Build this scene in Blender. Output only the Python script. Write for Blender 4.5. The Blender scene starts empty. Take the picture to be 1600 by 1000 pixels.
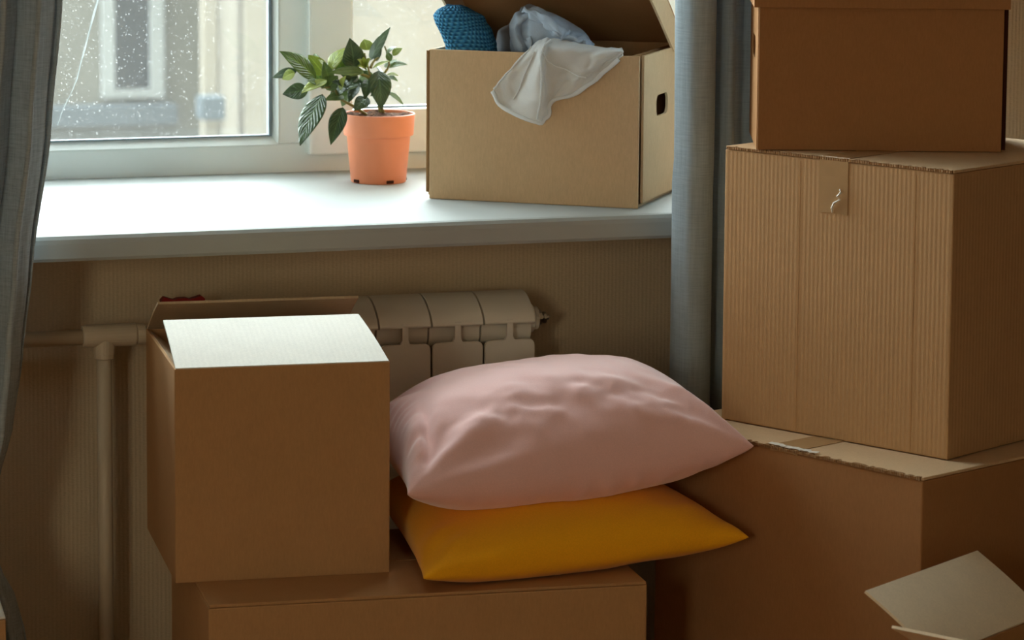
import bpy, bmesh, math, random
from mathutils import Vector, Matrix, noise
from mathutils.bvhtree import BVHTree
from mathutils.geometry import tessellate_polygon

random.seed(7)
S = bpy.context.scene
COL = S.collection

# ------------------------------------------------------------------ camera
YAW, PITCH, ROLL = 0.307836, -0.120706, 0.007339
FPX, PPY = 5009.1, 250.0
CAM = Vector((-1.45042, -4.56411, 1.44177))
FW = Vector((math.sin(YAW)*math.cos(PITCH), math.cos(YAW)*math.cos(PITCH), math.sin(PITCH)))
_R = Vector((math.cos(YAW), -math.sin(YAW), 0)); _U = _R.cross(FW)
RT = _R*math.cos(ROLL) + _U*math.sin(ROLL)
UP = -_R*math.sin(ROLL) + _U*math.cos(ROLL)
cd = bpy.data.cameras.new('camera'); cam = bpy.data.objects.new('camera', cd); COL.objects.link(cam)
m = Matrix((RT, UP, -FW)).transposed().to_4x4(); m.translation = CAM; cam.matrix_world = m
cd.sensor_fit = 'HORIZONTAL'; cd.sensor_width = 36; cd.lens = 36*FPX/1600
cd.shift_y = (PPY-500)/1600
cd.clip_start = .05; cd.clip_end = 400
cd.dof.use_dof = True; cd.dof.focus_distance = 4.45; cd.dof.aperture_fstop = 9.0
S.camera = cam

# ------------------------------------------------------------------ world, light, exposure
W = bpy.data.worlds.new('overcast_sky'); S.world = W; W.use_nodes = True
bg = W.node_tree.nodes['Background']
bg.inputs[0].default_value = (0.90, 0.985, 1.02, 1); bg.inputs[1].default_value = 3.4
S.view_settings.view_transform = 'Standard'; S.view_settings.look = 'None'
S.view_settings.gamma = 1.0; S.view_settings.exposure = 3.08
S.view_settings.use_curve_mapping = False
S.cycles.max_bounces = 10; S.cycles.diffuse_bounces = 6; S.cycles.transparent_max_bounces = 12
S.cycles.caustics_reflective = False; S.cycles.caustics_refractive = False
S.cycles.sample_clamp_indirect = 6.0

def portal(name, loc, rx, sx, sz):
    l = bpy.data.lights.new(name, 'AREA'); l.shape = 'RECTANGLE'; l.size = sx; l.size_y = sz
    l.cycles.is_portal = True
    o = bpy.data.objects.new(name, l); COL.objects.link(o); o.location = loc; o.rotation_euler = (rx, 0, 0)
    return o

def at(px, py, Y):
    d = FW + RT*((px-800)/FPX) - UP*((py-PPY)/FPX)
    return CAM + d*((Y-CAM.y)/d.y)

# ------------------------------------------------------------------ materials
def srgb(r, g, b):
    f = lambda c: (c/255/12.92 if c/255 <= .04045 else ((c/255+.055)/1.055)**2.4)
    return (f(r), f(g), f(b), 1)

class NT:
    def __init__(s, name):
        s.m = bpy.data.materials.new(name); s.m.use_nodes = True; s.t = s.m.node_tree
        s.p = s.t.nodes['Principled BSDF']; s.out = s.t.nodes['Material Output']
    def n(s, typ, **k):
        x = s.t.nodes.new(typ)
        for a, b in k.items(): setattr(x, a, b)
        return x
    def l(s, a, b): s.t.links.new(a, b)
    def math(s, op, a, b=None):
        x = s.n('ShaderNodeMath', operation=op)
        for i, v in enumerate((a, b)):
            if v is None: continue
            if isinstance(v, (int, float)): x.inputs[i].default_value = v
            else: s.l(v, x.inputs[i])
        return x.outputs[0]
    def coord(s, scale=(1, 1, 1)):
        c = s.n('ShaderNodeTexCoord'); mp = s.n('ShaderNodeMapping'); mp.inputs['Scale'].default_value = scale
        s.l(c.outputs['Object'], mp.inputs[0]); return mp.outputs[0]
    def noise(s, vec, scale, detail=4, rough=.5):
        x = s.n('ShaderNodeTexNoise'); x.inputs['Scale'].default_value = scale
        x.inputs['Detail'].default_value = detail; x.inputs['Roughness'].default_value = rough
        s.l(vec, x.inputs['Vector']); return x.outputs['Fac']
    def ramp(s, fac, stops):
        r = s.n('ShaderNodeValToRGB'); s.l(fac, r.inputs[0]); e = r.color_ramp.elements
        while len(e) < len(stops): e.new(.5)
        for i, (p, c) in enumerate(stops): e[i].position = p; e[i].color = c
        return r.outputs[0]
    def mix(s, fac, a, b, typ='MIX'):
        x = s.n('ShaderNodeMix', data_type='RGBA', blend_type=typ)
        for sock, v in ((x.inputs[0], fac), (x.inputs[6], a), (x.inputs[7], b)):
            if isinstance(v, (int, float, tuple)): sock.default_value = v
            else: s.l(v, sock)
        return x.outputs[2]
    def bump(s, h, strength, dist):
        b = s.n('ShaderNodeBump'); b.inputs['Strength'].default_value = strength; b.inputs['Distance'].default_value = dist
        s.l(h, b.inputs['Height']); s.l(b.outputs[0], s.p.inputs['Normal']); return b
    def base(s, c, rough=.6, spec=.3):
        if isinstance(c, tuple): s.p.inputs['Base Color'].default_value = c
        else: s.l(c, s.p.inputs['Base Color'])
        s.p.inputs['Roughness'].default_value = rough
        s.p.inputs['Specular IOR Level'].default_value = spec

def k(c, f): return (min(1, c[0]*f), min(1, c[1]*f), min(1, c[2]*f), 1)

def plain(name, c, rough=.5, spec=.3, var=.06, scale=30, metal=0, bump=0):
    t = NT(name); v = t.coord()
    f = t.noise(v, scale)
    t.base(t.ramp(f, [(.3, k(c, 1-var)), (.7, k(c, 1+var))]), rough, spec)
    t.p.inputs['Metallic'].default_value = metal
    if bump: t.bump(t.noise(v, scale*6), bump, .002)
    return t.m

def cardboard(name, c, ribs=0, rib_axis='sum', rib_strength=.25):
    t = NT(name); v = t.coord()
    big = t.noise(v, 4, 3); fib = t.noise(t.coord((1, 1, .25)), 420, 3, .7); mid = t.noise(v, 35, 4)
    c1 = t.ramp(big, [(.3, k(c, .93)), (.7, k(c, 1.06))])
    c2 = t.mix(.5, c1, t.ramp(mid, [(.35, k(c, .95)), (.65, k(c, 1.05))]))
    c3 = t.mix(.35, c2, t.ramp(fib, [(.3, k(c, .8)), (.7, k(c, 1.15))]))
    h = t.math('MULTIPLY', fib, .25)
    if ribs:
        sp = t.n('ShaderNodeSeparateXYZ'); t.l(v, sp.inputs[0])
        a = t.math('ADD', sp.outputs[0], sp.outputs[1]) if rib_axis == 'sum' else sp.outputs['XYZ'.index(rib_axis)]
        w = t.math('SINE', t.math('MULTIPLY', a, 2*math.pi/ribs))
        h = t.math('ADD', h, t.math('MULTIPLY', w, rib_strength))
        f = t.math('ADD', t.math('MULTIPLY', w, .5), .5)
        c3 = t.mix(t.math('MULTIPLY', f, .08), c3, k(c, .7))
    t.base(c3, .82, .12); t.bump(h, .35, .0012)
    return t.m

def fabric(name, c, weave=900, var=.12, sheen=.2, transl=0, bumpd=.0006, slub=False, bstr=.5):
    t = NT(name); v = t.coord()
    if slub:
        a = t.noise(t.coord((1, 1, .06)), 260, 3, .65); b = t.noise(t.coord((.08, .08, 1)), 420, 3, .65)
        f = t.math('MULTIPLY', t.math('ADD', a, b), .5)
    else:
        f = t.noise(v, weave, 2, .6)
    big = t.noise(v, 9, 3)
    c1 = t.ramp(f, [(.35, k(c, 1-var)), (.65, k(c, 1+var))])
    c2 = t.mix(.3, c1, t.ramp(big, [(.3, k(c, .9)), (.7, k(c, 1.08))]))
    t.base(c2, .9, .1); t.p.inputs['Sheen Weight'].default_value = sheen
    t.p.inputs['Sheen Roughness'].default_value = .5
    t.bump(f, bstr, bumpd)
    if transl:
        tr = t.n('ShaderNodeBsdfTranslucent'); t.l(c2, tr.inputs[0])
        mx = t.n('ShaderNodeMixShader'); mx.inputs[0].default_value = transl
        t.l(t.p.outputs[0], mx.inputs[1]); t.l(tr.outputs[0], mx.inputs[2]); t.l(mx.outputs[0], t.out.inputs[0])
    return t.m

KRAFT = srgb(182, 140, 96)
M = {}
M['kraft'] = cardboard('kraft_cardboard', KRAFT)
M['kraft_rib'] = cardboard('kraft_cardboard_ribbed', srgb(186, 147, 104), ribs=.0072, rib_strength=.22)
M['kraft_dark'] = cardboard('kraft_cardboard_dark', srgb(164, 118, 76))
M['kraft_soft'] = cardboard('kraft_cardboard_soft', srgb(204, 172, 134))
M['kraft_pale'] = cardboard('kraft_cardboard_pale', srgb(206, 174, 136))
M['kraft_in'] = cardboard('kraft_cardboard_inside', srgb(186, 160, 128), ribs=.0075, rib_axis='Y', rib_strength=.1)
M['kraft_edge'] = cardboard('cardboard_cut_edge', srgb(150, 112, 74), ribs=.004, rib_strength=.9)
M['flap_brightened'] = cardboard('kraft_brightened_flap', srgb(236, 220, 192))  # kraft paled so the raised flaps look lit
M['flap_daylit'] = cardboard('daylit_flap_cardboard', srgb(226, 222, 212), ribs=.0075, rib_axis='X', rib_strength=.12)  # near white puts window light into the flap colour
M['pvc'] = plain('white_window_plastic', srgb(226, 231, 228), .32, .45, .02, 8)
M['gasket'] = plain('grey_rubber_gasket', srgb(110, 124, 132), .6, .3)
M['sill'] = plain('white_sill_laminate', srgb(168, 172, 169), .65, .25, .015, 6)
M['rad'] = plain('cream_radiator_enamel', srgb(236, 228, 212), .42, .4, .03, 12)
M['radin'] = plain('radiator_inner_casting', srgb(120, 108, 92), .6, .3)
M['pipe'] = plain('cream_pipe_paint', srgb(206, 186, 156), .45, .4, .05, 14)
M['steel'] = plain('nickel_plug', srgb(170, 165, 155), .3, .5, .05, 30, 1)
M['redplastic'] = plain('red_valve_plastic', srgb(140, 22, 18), .5, .3)
M['tape'] = plain('clear_brown_packing_tape', srgb(176, 140, 98), .22, .5, .04, 60)
M['tear'] = plain('torn_tape_white', srgb(225, 220, 208), .35, .5, .05, 60)
M['pot'] = plain('terracotta_plastic', srgb(222, 136, 98), .45, .35, .05, 18, bump=.05)
M['hole'] = plain('dark_slot_edge_shade', srgb(60, 30, 20), .9, .1)  # dark colour for drain slots and a shaded board edge

def soil():
    t = NT('potting_soil'); v = t.coord(); f = t.noise(v, 160, 5, .7)
    t.base(t.ramp(f, [(.35, srgb(50, 34, 26)), (.5, srgb(95, 66, 50)), (.68, srgb(150, 112, 88))]), .95, .1)
    t.bump(f, 1, .006); return t.m
M['soil'] = soil()

def leafmat(name, c, c2, rough):
    t = NT(name)
    uv = t.n('ShaderNodeTexCoord').outputs['UV']; sp = t.n('ShaderNodeSeparateXYZ'); t.l(uv, sp.inputs[0])
    ax = t.math('ABSOLUTE', t.math('SUBTRACT', sp.outputs[0], .5))
    mid = t.math('LESS_THAN', ax, .03)
    vein = t.math('SINE', t.math('MULTIPLY', t.math('SUBTRACT', sp.outputs[1], t.math('MULTIPLY', ax, .7)), 60))
    f = t.noise(t.coord(), 45, 4)
    col = t.ramp(f, [(.3, k(c, .85)), (.7, c2)])
    col = t.mix(t.math('MULTIPLY', mid, .55), col, k(c2, 1.7))
    col = t.mix(t.math('MULTIPLY', t.math('GREATER_THAN', vein, .9), .3), col, k(c2, 1.4))
    t.base(col, rough, .5); t.bump(vein, .35, .0015)
    tr = t.n('ShaderNodeBsdfTranslucent'); t.l(col, tr.inputs[0])
    mx = t.n('ShaderNodeMixShader'); mx.inputs[0].default_value = .3
    t.l(t.p.outputs[0], mx.inputs[1]); t.l(tr.outputs[0], mx.inputs[2]); t.l(mx.outputs[0], t.out.inputs[0])
    return t.m
M['leaf_d'] = leafmat('leaf_dark_glossy', srgb(62, 84, 52), srgb(84, 106, 66), .28)
M['leaf_m'] = leafmat('leaf_mid_green', srgb(92, 118, 58), srgb(116, 140, 70), .36)
M['leaf_y'] = leafmat('leaf_yellow_green', srgb(150, 168, 70), srgb(176, 188, 92), .42)
M['stem'] = plain('woody_stem', srgb(128, 120, 70), .7, .2)

M['pink'] = fabric('pink_linen', srgb(238, 192, 188), 700, .05, .6, bumpd=.0004, bstr=.35)
M['yellow'] = fabric('mustard_velvet', srgb(250, 178, 30), 500, .05, .15, bumpd=.0004, bstr=.3)
M['curtain_d'] = fabric('charcoal_linen', srgb(166, 176, 180), var=.3, sheen=.15, transl=.12, slub=True, bumpd=.0008)
M['curtain_b'] = fabric('blue_grey_linen', srgb(156, 170, 178), var=.22, sheen=.2, transl=.12, slub=True, bumpd=.0008)
M['shirt'] = fabric('pale_blue_cotton', srgb(182, 200, 220), 900, .08, .2, transl=.15)
M['greycloth'] = fabric('grey_cotton', srgb(110, 110, 112), 900, .08, .2)

def knit():
    t = NT('blue_knit'); v = t.coord()
    c = t.n('ShaderNodeTexCoord'); uv = c.outputs['UV']; sp = t.n('ShaderNodeSeparateXYZ'); t.l(uv, sp.inputs[0])
    a = t.math('MULTIPLY', sp.outputs[0], 200); b = t.math('MULTIPLY', sp.outputs[1], 130)
    row = t.math('FLOOR', t.math('DIVIDE', b, 2*math.pi))
    s1 = t.math('SINE', t.math('ADD', a, t.math('MULTIPLY', row, math.pi))); s2 = t.math('SINE', b)
    h = t.math('ADD', t.math('MULTIPLY', s1, .5), t.math('MULTIPLY', s2, .5))
    col = t.ramp(t.math('ADD', t.math('MULTIPLY', h, .4), .5), [(.15, srgb(30, 82, 122)), (.6, srgb(62, 132, 172)), (.95, srgb(96, 164, 196))])
    t.base(col, .9, .1); t.bump(h, .9, .003); return t.m
M['knit'] = knit()

def sheer():
    t = NT('white_sheer_organza'); v = t.coord(); f = t.noise(v, 1200, 2)
    t.base(t.ramp(f, [(.3, srgb(228, 230, 230)), (.7, srgb(244, 245, 244))]), .6, .3)
    tp = t.n('ShaderNodeBsdfTransparent'); tr = t.n('ShaderNodeBsdfTranslucent'); tr.inputs[0].default_value = srgb(240, 242, 242)
    m1 = t.n('ShaderNodeMixShader'); m1.inputs[0].default_value = .35
    t.l(t.p.outputs[0], m1.inputs[1]); t.l(tr.outputs[0], m1.inputs[2])
    m2 = t.n('ShaderNodeMixShader'); m2.inputs[0].default_value = .3
    t.l(m1.outputs[0], m2.inputs[1]); t.l(tp.outputs[0], m2.inputs[2]); t.l(m2.outputs[0], t.out.inputs[0])
    return t.m
M['sheer'] = sheer()
M['hem'] = fabric('white_cotton_hem', srgb(240, 242, 242), 1200, .03, .2, transl=.3)

def wallpaper():
    t = NT('ribbed_beige_wallpaper'); v = t.coord()
    sp = t.n('ShaderNodeSeparateXYZ'); t.l(v, sp.inputs[0])
    a = t.math('ADD', sp.outputs[0], sp.outputs[1])
    w = t.math('SINE', t.math('ADD', t.math('MULTIPLY', a, 2*math.pi/.0062), t.math('MULTIPLY', t.noise(t.coord((1, 1, .2)), 60, 2), 3)))
    f = t.noise(t.coord((1, 1, 2.5)), 170, 3, .6); big = t.noise(v, 3, 3)
    c = srgb(208, 184, 150)
    col = t.ramp(big, [(.3, k(c, .95)), (.7, k(c, 1.04))])
    col = t.mix(.35, col, t.ramp(f, [(.3, k(c, .78)), (.7, k(c, 1.15))]))
    col = t.mix(t.math('MULTIPLY', t.math('ADD', t.math('MULTIPLY', w, .5), .5), .10), col, k(c, .62))
    t.base(col, .85, .15); t.bump(t.math('ADD', t.math('MULTIPLY', w, .22), f), .5, .0014); return t.m
M['wall'] = wallpaper()
M['plaster'] = plain('white_plaster', srgb(224, 222, 214), .8, .2, .02, 10)
def woodfloor():
    t = NT('brown_parquet'); v = t.coord((1, .12, 1)); f = t.noise(v, 40, 5, .6)
    t.base(t.ramp(f, [(.3, srgb(112, 70, 40)), (.7, srgb(158, 104, 62))]), .4, .4); return t.m
M['floor'] = woodfloor()

M['dark_wall'] = plain('dark_wall_bounce_cut', srgb(92, 66, 46), .6, .3, .15, 5)  # unseen right wall coloured dark to cut bounce light
def glass():
    t = NT('rain_spotted_glass'); v = t.coord()
    t.t.nodes.remove(t.p)
    tp = t.n('ShaderNodeBsdfTransparent'); tp.inputs[0].default_value = (.96, .985, .975, 1)
    gl = t.n('ShaderNodeBsdfGlossy'); gl.inputs['Roughness'].default_value = .02
    fr = t.n('ShaderNodeFresnel'); fr.inputs[0].default_value = 1.45
    m1 = t.n('ShaderNodeMixShader'); t.l(t.math('MULTIPLY', fr.outputs[0], .8), m1.inputs[0])
    t.l(tp.outputs[0], m1.inputs[1]); t.l(gl.outputs[0], m1.inputs[2])
    # grime film and dried droplets scatter daylight
    df = t.n('ShaderNodeBsdfTranslucent'); df.inputs[0].default_value = (.95, .97, .96, 1)
    vo = t.n('ShaderNodeTexVoronoi'); vo.inputs['Scale'].default_value = 250; t.l(v, vo.inputs['Vector'])
    rnd = t.n('ShaderNodeSeparateColor'); t.l(vo.outputs['Color'], rnd.inputs[0])
    rad = t.math('MULTIPLY', rnd.outputs[0], .34)
    drop = t.math('LESS_THAN', vo.outputs['Distance'], rad)
    drop = t.math('MULTIPLY', drop, t.math('GREATER_THAN', rnd.outputs[1], .5))
    film = t.math('ADD', t.math('MULTIPLY', t.noise(t.coord((1, 1, .5)), 5, 4), .014), .002)
    sp = t.n('ShaderNodeSeparateXYZ'); t.l(v, sp.inputs[0])
    low = t.n('ShaderNodeMapRange'); t.l(sp.outputs[2], low.inputs[0])
    low.inputs[1].default_value = .0; low.inputs[2].default_value = .06; low.inputs[3].default_value = .11; low.inputs[4].default_value = 0
    fac = t.math('MINIMUM', t.math('ADD', t.math('ADD', film, low.outputs[0]), t.math('MULTIPLY', drop, .05)), .8)
    m2 = t.n('ShaderNodeMixShader'); t.l(fac, m2.inputs[0]); t.l(m1.outputs[0], m2.inputs[1]); t.l(df.outputs[0], m2.inputs[2])
    t.l(m2.outputs[0], t.out.inputs[0]); return t.m
M['glass'] = glass()
def clearglass():
    t = NT('clear_glass'); t.t.nodes.remove(t.p)
    tp = t.n('ShaderNodeBsdfTransparent'); tp.inputs[0].default_value = (.95, .97, .96, 1)
    gl = t.n('ShaderNodeBsdfGlossy'); gl.inputs['Roughness'].default_value = .02
    m1 = t.n('ShaderNodeMixShader'); m1.inputs[0].default_value = .06
    t.l(tp.outputs[0], m1.inputs[1]); t.l(gl.outputs[0], m1.inputs[2]); t.l(m1.outputs[0], t.out.inputs[0]); return t.m
M['glass2'] = clearglass()
def amber():
    t = NT('amber_fill_tint'); t.t.nodes.remove(t.p); tp = t.n('ShaderNodeBsdfTransparent')
    f = t.noise(t.coord(), 400); t.l(t.ramp(f, [(.3, (1, .86, .68, 1)), (.7, (1, .89, .72, 1))]), tp.inputs[0]); t.l(tp.outputs[0], t.out.inputs[0]); return t.m
M['amber'] = amber()
M['crack'] = fabric('frosty_crack', srgb(200, 204, 204), 300, .02, 0, transl=.7)
M['facade_g'] = plain('grey_beige_stucco', srgb(102, 100, 92), .9, .1, .06, 2)
M['facade_c'] = plain('cream_stucco', srgb(126, 119, 107), .9, .1, .04, 2)
M['facade_w'] = plain('white_painted_trim', srgb(134, 136, 134), .8, .2, .03, 4)
M['facade_d'] = plain('blue_grey_ledge_metal', srgb(74, 80, 84), .7, .2, .06, 4)
M['darkpane'] = plain('dark_far_pane', srgb(24, 29, 31), .15, .5, .15, 3)
M['street'] = plain('asphalt', srgb(84, 84, 82), .9, .1, .1, 1)

# ------------------------------------------------------------------ mesh helpers
def link(name, me, mat, parent=None, smooth=False):
    if mat is not None:
        for x in (mat if isinstance(mat, (list, tuple)) else [mat]): me.materials.append(x)
    if smooth:
        for p in me.polygons: p.use_smooth = True
    o = bpy.data.objects.new(name, me); COL.objects.link(o)
    if parent: o.parent = parent
    return o

def bm_obj(name, bm, mat, parent=None, smooth=False):
    bmesh.ops.recalc_face_normals(bm, faces=bm.faces)
    me = bpy.data.meshes.new(name); bm.to_mesh(me); bm.free()
    return link(name, me, mat, parent, smooth)

def empty(name, loc=(0, 0, 0), rz=0):
    o = bpy.data.objects.new(name, None); COL.objects.link(o); o.location = loc; o.rotation_euler = (0, 0, rz)
    o.empty_display_size = .05; return o

def tag(o, label, cat, group=None):
    o['label'] = label; o['category'] = cat
    if group: o['group'] = group
    return o
def struct(o, label=None):
    o['kind'] = 'structure'
    if label: o['label'] = label
    return o

def add_box(bm, lo, hi, bev=0, mat=0, xf=None):
    t = bmesh.new(); bmesh.ops.create_cube(t, size=1)
    for v in t.verts:
        v.co = Vector([lo[i] + (v.co[i]+.5)*(hi[i]-lo[i]) for i in range(3)])
    if bev: bmesh.ops.bevel(t, geom=t.edges[:], offset=bev, segments=2, affect='EDGES', profile=.6)
    if xf:
        for v in t.verts: v.co = xf @ v.co
    mp = {}
    for v in t.verts: mp[v] = bm.verts.new(v.co)
    for f in t.faces:
        nf = bm.faces.new([mp[v] for v in f.verts]); nf.material_index = mat
    t.free()

def box_obj(name, lo, hi, mat, parent=None, bev=0, xf=None):
    bm = bmesh.new(); add_box(bm, lo, hi, bev, 0, xf); return bm_obj(name, bm, mat, parent)

def add_lathe(bm, prof, seg=32, axis='Z', org=(0, 0, 0), cap=True):
    org = Vector(org); rings = []
    for r, h in prof:
        ring = []
        for i in range(seg):
            a = 2*math.pi*i/seg; c, s = r*math.cos(a), r*math.sin(a)
            p = {'Z': (c, s, h), 'X': (h, c, s), 'Y': (c, h, s)}[axis]
            ring.append(bm.verts.new(org+Vector(p)))
        rings.append(ring)
    for a, b in zip(rings, rings[1:]):
        for i in range(seg): bm.faces.new((a[i], a[(i+1) % seg], b[(i+1) % seg], b[i]))
    if cap: bm.faces.new(rings[0][::-1]); bm.faces.new(rings[-1])

def add_tube(bm, pts, rad, seg=10):
    pts = [Vector(p) for p in pts]; rings = []
    for i, p in enumerate(pts):
        d = (pts[min(i+1, len(pts)-1)]-pts[max(i-1, 0)]).normalized()
        a = d.orthogonal().normalized() if i == 0 else (prev - d*prev.dot(d)).normalized()
        prev = a; b = d.cross(a); r = rad[i] if isinstance(rad, (list, tuple)) else rad
        rings.append([bm.verts.new(p + (a*math.cos(t)+b*math.sin(t))*r) for t in (2*math.pi*q/seg for q in range(seg))])
    for a, b in zip(rings, rings[1:]):
        for i in range(seg): bm.faces.new((a[i], a[(i+1) % seg], b[(i+1) % seg], b[i]))
    bm.faces.new(rings[0][::-1]); bm.faces.new(rings[-1])

def catmull(P, n):
    P = [Vector(p) for p in P]; out = []
    for s in range(n):
        t = s/(n-1)*(len(P)-1); i = min(int(t), len(P)-2); f = t-i
        a, b, c, d = P[max(i-1, 0)], P[i], P[i+1], P[min(i+2, len(P)-1)]
        out.append(.5*((2*b)+(c-a)*f+(2*a-5*b+4*c-d)*f*f+(3*b-a-3*c+d)*f**3))
    return out

def interp(tab, x):
    if x <= tab[0][0]: return tab[0][1]
    for (a, b), (c, d) in zip(tab, tab[1:]):
        if x <= c:
            t = (x-a)/(c-a); t = t*t*(3-2*t)*.5 + t*.5
            return b+(d-b)*t
    return tab[-1][1]

def grid_mesh(name, rows, uv=True):
    """rows: list of equal-length lists of points"""
    nr, nc = len(rows), len(rows[0])
    me = bpy.data.meshes.new(name)
    vs = [tuple(p) for r in rows for p in r]
    fs = [(i*nc+j, i*nc+j+1, (i+1)*nc+j+1, (i+1)*nc+j) for i in range(nr-1) for j in range(nc-1)]
    me.from_pydata(vs, [], fs)
    if uv:
        l = me.uv_layers.new(name='UVMap')
        for p in me.polygons:
            for li in p.loop_indices:
                vi = me.loops[li].vertex_index; l.data[li].uv = ((vi % nc)/(nc-1), (vi//nc)/(nr-1))
    return me

def solid(o, th, off=0):
    md = o.modifiers.new('thickness', 'SOLIDIFY'); md.thickness = th; md.offset = off; return o

def panel_hole(name, loop, holes, th, mat, parent, xf):
    """flat board in local XZ with holes, thickness along +Y"""
    loops = [[Vector((x, z, 0)) for x, z in l] for l in [loop]+holes]
    tri = tessellate_polygon(loops); pts = [p for l in loops for p in l]
    bm = bmesh.new()
    A = [bm.verts.new(xf @ Vector((p.x, 0, p.y))) for p in pts]; B = [bm.verts.new(xf @ Vector((p.x, th, p.y))) for p in pts]
    for a, b, c in tri:
        bm.faces.new((A[a], A[b], A[c])); bm.faces.new((B[c], B[b], B[a]))
    s = 0
    for l in loops:
        n = len(l)
        for i in range(n):
            j = (i+1) % n; bm.faces.new((A[s+i], A[s+j], B[s+j], B[s+i]))
        s += n
    return bm_obj(name, bm, mat, parent)

def rrect(x0, x1, z0, z1, r, n=5):
    o = []
    for cx, cz, a0 in ((x1-r, z1-r, 0), (x0+r, z1-r, 90), (x0+r, z0+r, 180), (x1-r, z0+r, 270)):
        for i in range(n+1):
            a = math.radians(a0+90*i/n); o.append((cx+r*math.cos(a), cz+r*math.sin(a)))
    return o

# ------------------------------------------------------------------ room shell
RX0, RX1, RY0, H = -3.9, 1.9, -5.3, 3.25
WX0, WX1, WZ0, WZ1, WT = -2.2, .80, .7625, 2.95, .62        # window opening, wall thickness
bm = bmesh.new()
add_box(bm, (RX0-.2, 0, -.1), (WX0, WT, H+.1)); add_box(bm, (WX1, 0, -.1), (RX1+.2, WT, H+.1))
add_box(bm, (WX0, 0, -.1), (WX1, WT, WZ0)); add_box(bm, (WX0, 0, WZ1), (WX1, WT, H+.1))
struct(bm_obj('wall_window', bm, M['wall']), 'ribbed beige wallpapered wall below and beside the window')
BX0, BX1, BZ0, BZ1 = -3.78, -3.04, .9, 2.3
bm = bmesh.new()
add_box(bm, (RX0-.2, RY0-.2, -.1), (BX0, RY0, H+.1)); add_box(bm, (BX1, RY0-.2, -.1), (RX1+.2, RY0, H+.1))
add_box(bm, (BX0, RY0-.2, -.1), (BX1, RY0, BZ0)); add_box(bm, (BX0, RY0-.2, BZ1), (BX1, RY0, H+.1))
struct(bm_obj('wall_rear', bm, M['wall']))
struct(box_obj('wall_left', (RX0-.2, RY0, -.1), (RX0, 0, H+.1), M['wall']))
struct(box_obj('wall_right', (RX1, RY0, -.1), (RX1+.2, 0, H+.1), M['dark_wall']))
struct(box_obj('floor', (RX0, RY0, -.1), (RX1, 0, 0), M['floor']))
struct(box_obj('ceiling', (RX0, RY0, H), (RX1, 0, H+.1), M['plaster']))
portal('window_portal', ((WX0+WX1)/2, WT-.02, (WZ0+WZ1)/2), math.radians(-90), WX1-WX0, WZ1-WZ0)
portal('fill_window_portal', ((BX0+BX1)/2, RY0-.1, (BZ0+BZ1)/2), math.radians(90), BX1-BX0, BZ1-BZ0)

# window behind the sill
win = struct(empty('window_1', (0, 0, .8)), 'white plastic window with rain spotted glass')
ZS = .8
def wbox(name, lo, hi, mat, bev=.003, parent=None):
    return box_obj(name, (lo[0], lo[1], lo[2]-ZS), (hi[0], hi[1], hi[2]-ZS), mat, parent or win, bev)
YF = .412
fr = bmesh.new()
def fbox(lo, hi, b=.003): add_box(fr, (lo[0], lo[1], lo[2]-ZS), (hi[0], hi[1], hi[2]-ZS), b)
ZT = WZ1-.06
fbox((WX0, YF, .795), (WX1, YF+.07, .846)); fbox((WX0, YF, ZT), (WX1, YF+.07, WZ1))
fbox((WX0, YF, .846), (WX0+.06, YF+.07, ZT)); fbox((WX1-.06, YF, .846), (WX1, YF+.07, ZT))
fbox((-.262, YF, .846), (-.19, YF+.07, ZT)); fbox((-1.27, YF, .846), (-1.2, YF+.07, ZT))
frame = bm_obj('window_frame', fr, M['pvc'], win)
# glazing beads of the fixed light
bd = bmesh.new()
def wedge(bm, a, b, inner, z=0):
    """sloped bead: prism between frame edge line a-b and inner offset"""
    a, b, inner = Vector(a), Vector(b), Vector(inner)
    p = [a, b]; y0, y1 = YF-.004, YF+.018
    vs = [bm.verts.new(q) for q in (Vector((a.x, y0, a.z)), Vector((b.x, y0, b.z)), Vector((b.x, y1, b.z)), Vector((a.x, y1, a.z)),
          Vector((a.x+inner.x, y1-.006, a.z+inner.z)), Vector((b.x+inner.x if inner.z == 0 else b.x, y1-.006, b.z+inner.z)))]
    bm.faces.new((vs[0], vs[1], vs[5], vs[4])); bm.faces.new((vs[4], vs[5], vs[2], vs[3])); bm.faces.new((vs[0], vs[3], vs[2], vs[1]))
    bm.faces.new((vs[0], vs[4], vs[3])); bm.faces.new((vs[1], vs[2], vs[5]))
wedge(bd, (-1.2, 0, .846-ZS), (-.262, 0, .846-ZS), (0, 0, .0135))
wedge(bd, (-.262, 0, .846-ZS), (-.262, 0, ZT-ZS), (-.0095, 0, 0))
bead = bm_obj('glazing_bead', bd, M['pvc'], win)
# gasket lines
wbox('gasket', (-1.2, YF+.006, .8585), (-.2735, YF+.02, .8605), M['gasket'], 0)
wbox('gasket', (-.2760, YF+.004, .8585), (-.2715, YF+.02, ZT), M['gasket'], 0)
pane = wbox('pane', (-1.21, YF+.024, .844), (-.262, YF+.030, ZT), M['glass'], 0)
wbox('pane', (WX0+.05, YF+.024, .844), (-1.26, YF+.030, ZT), M['glass'], 0)
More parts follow.
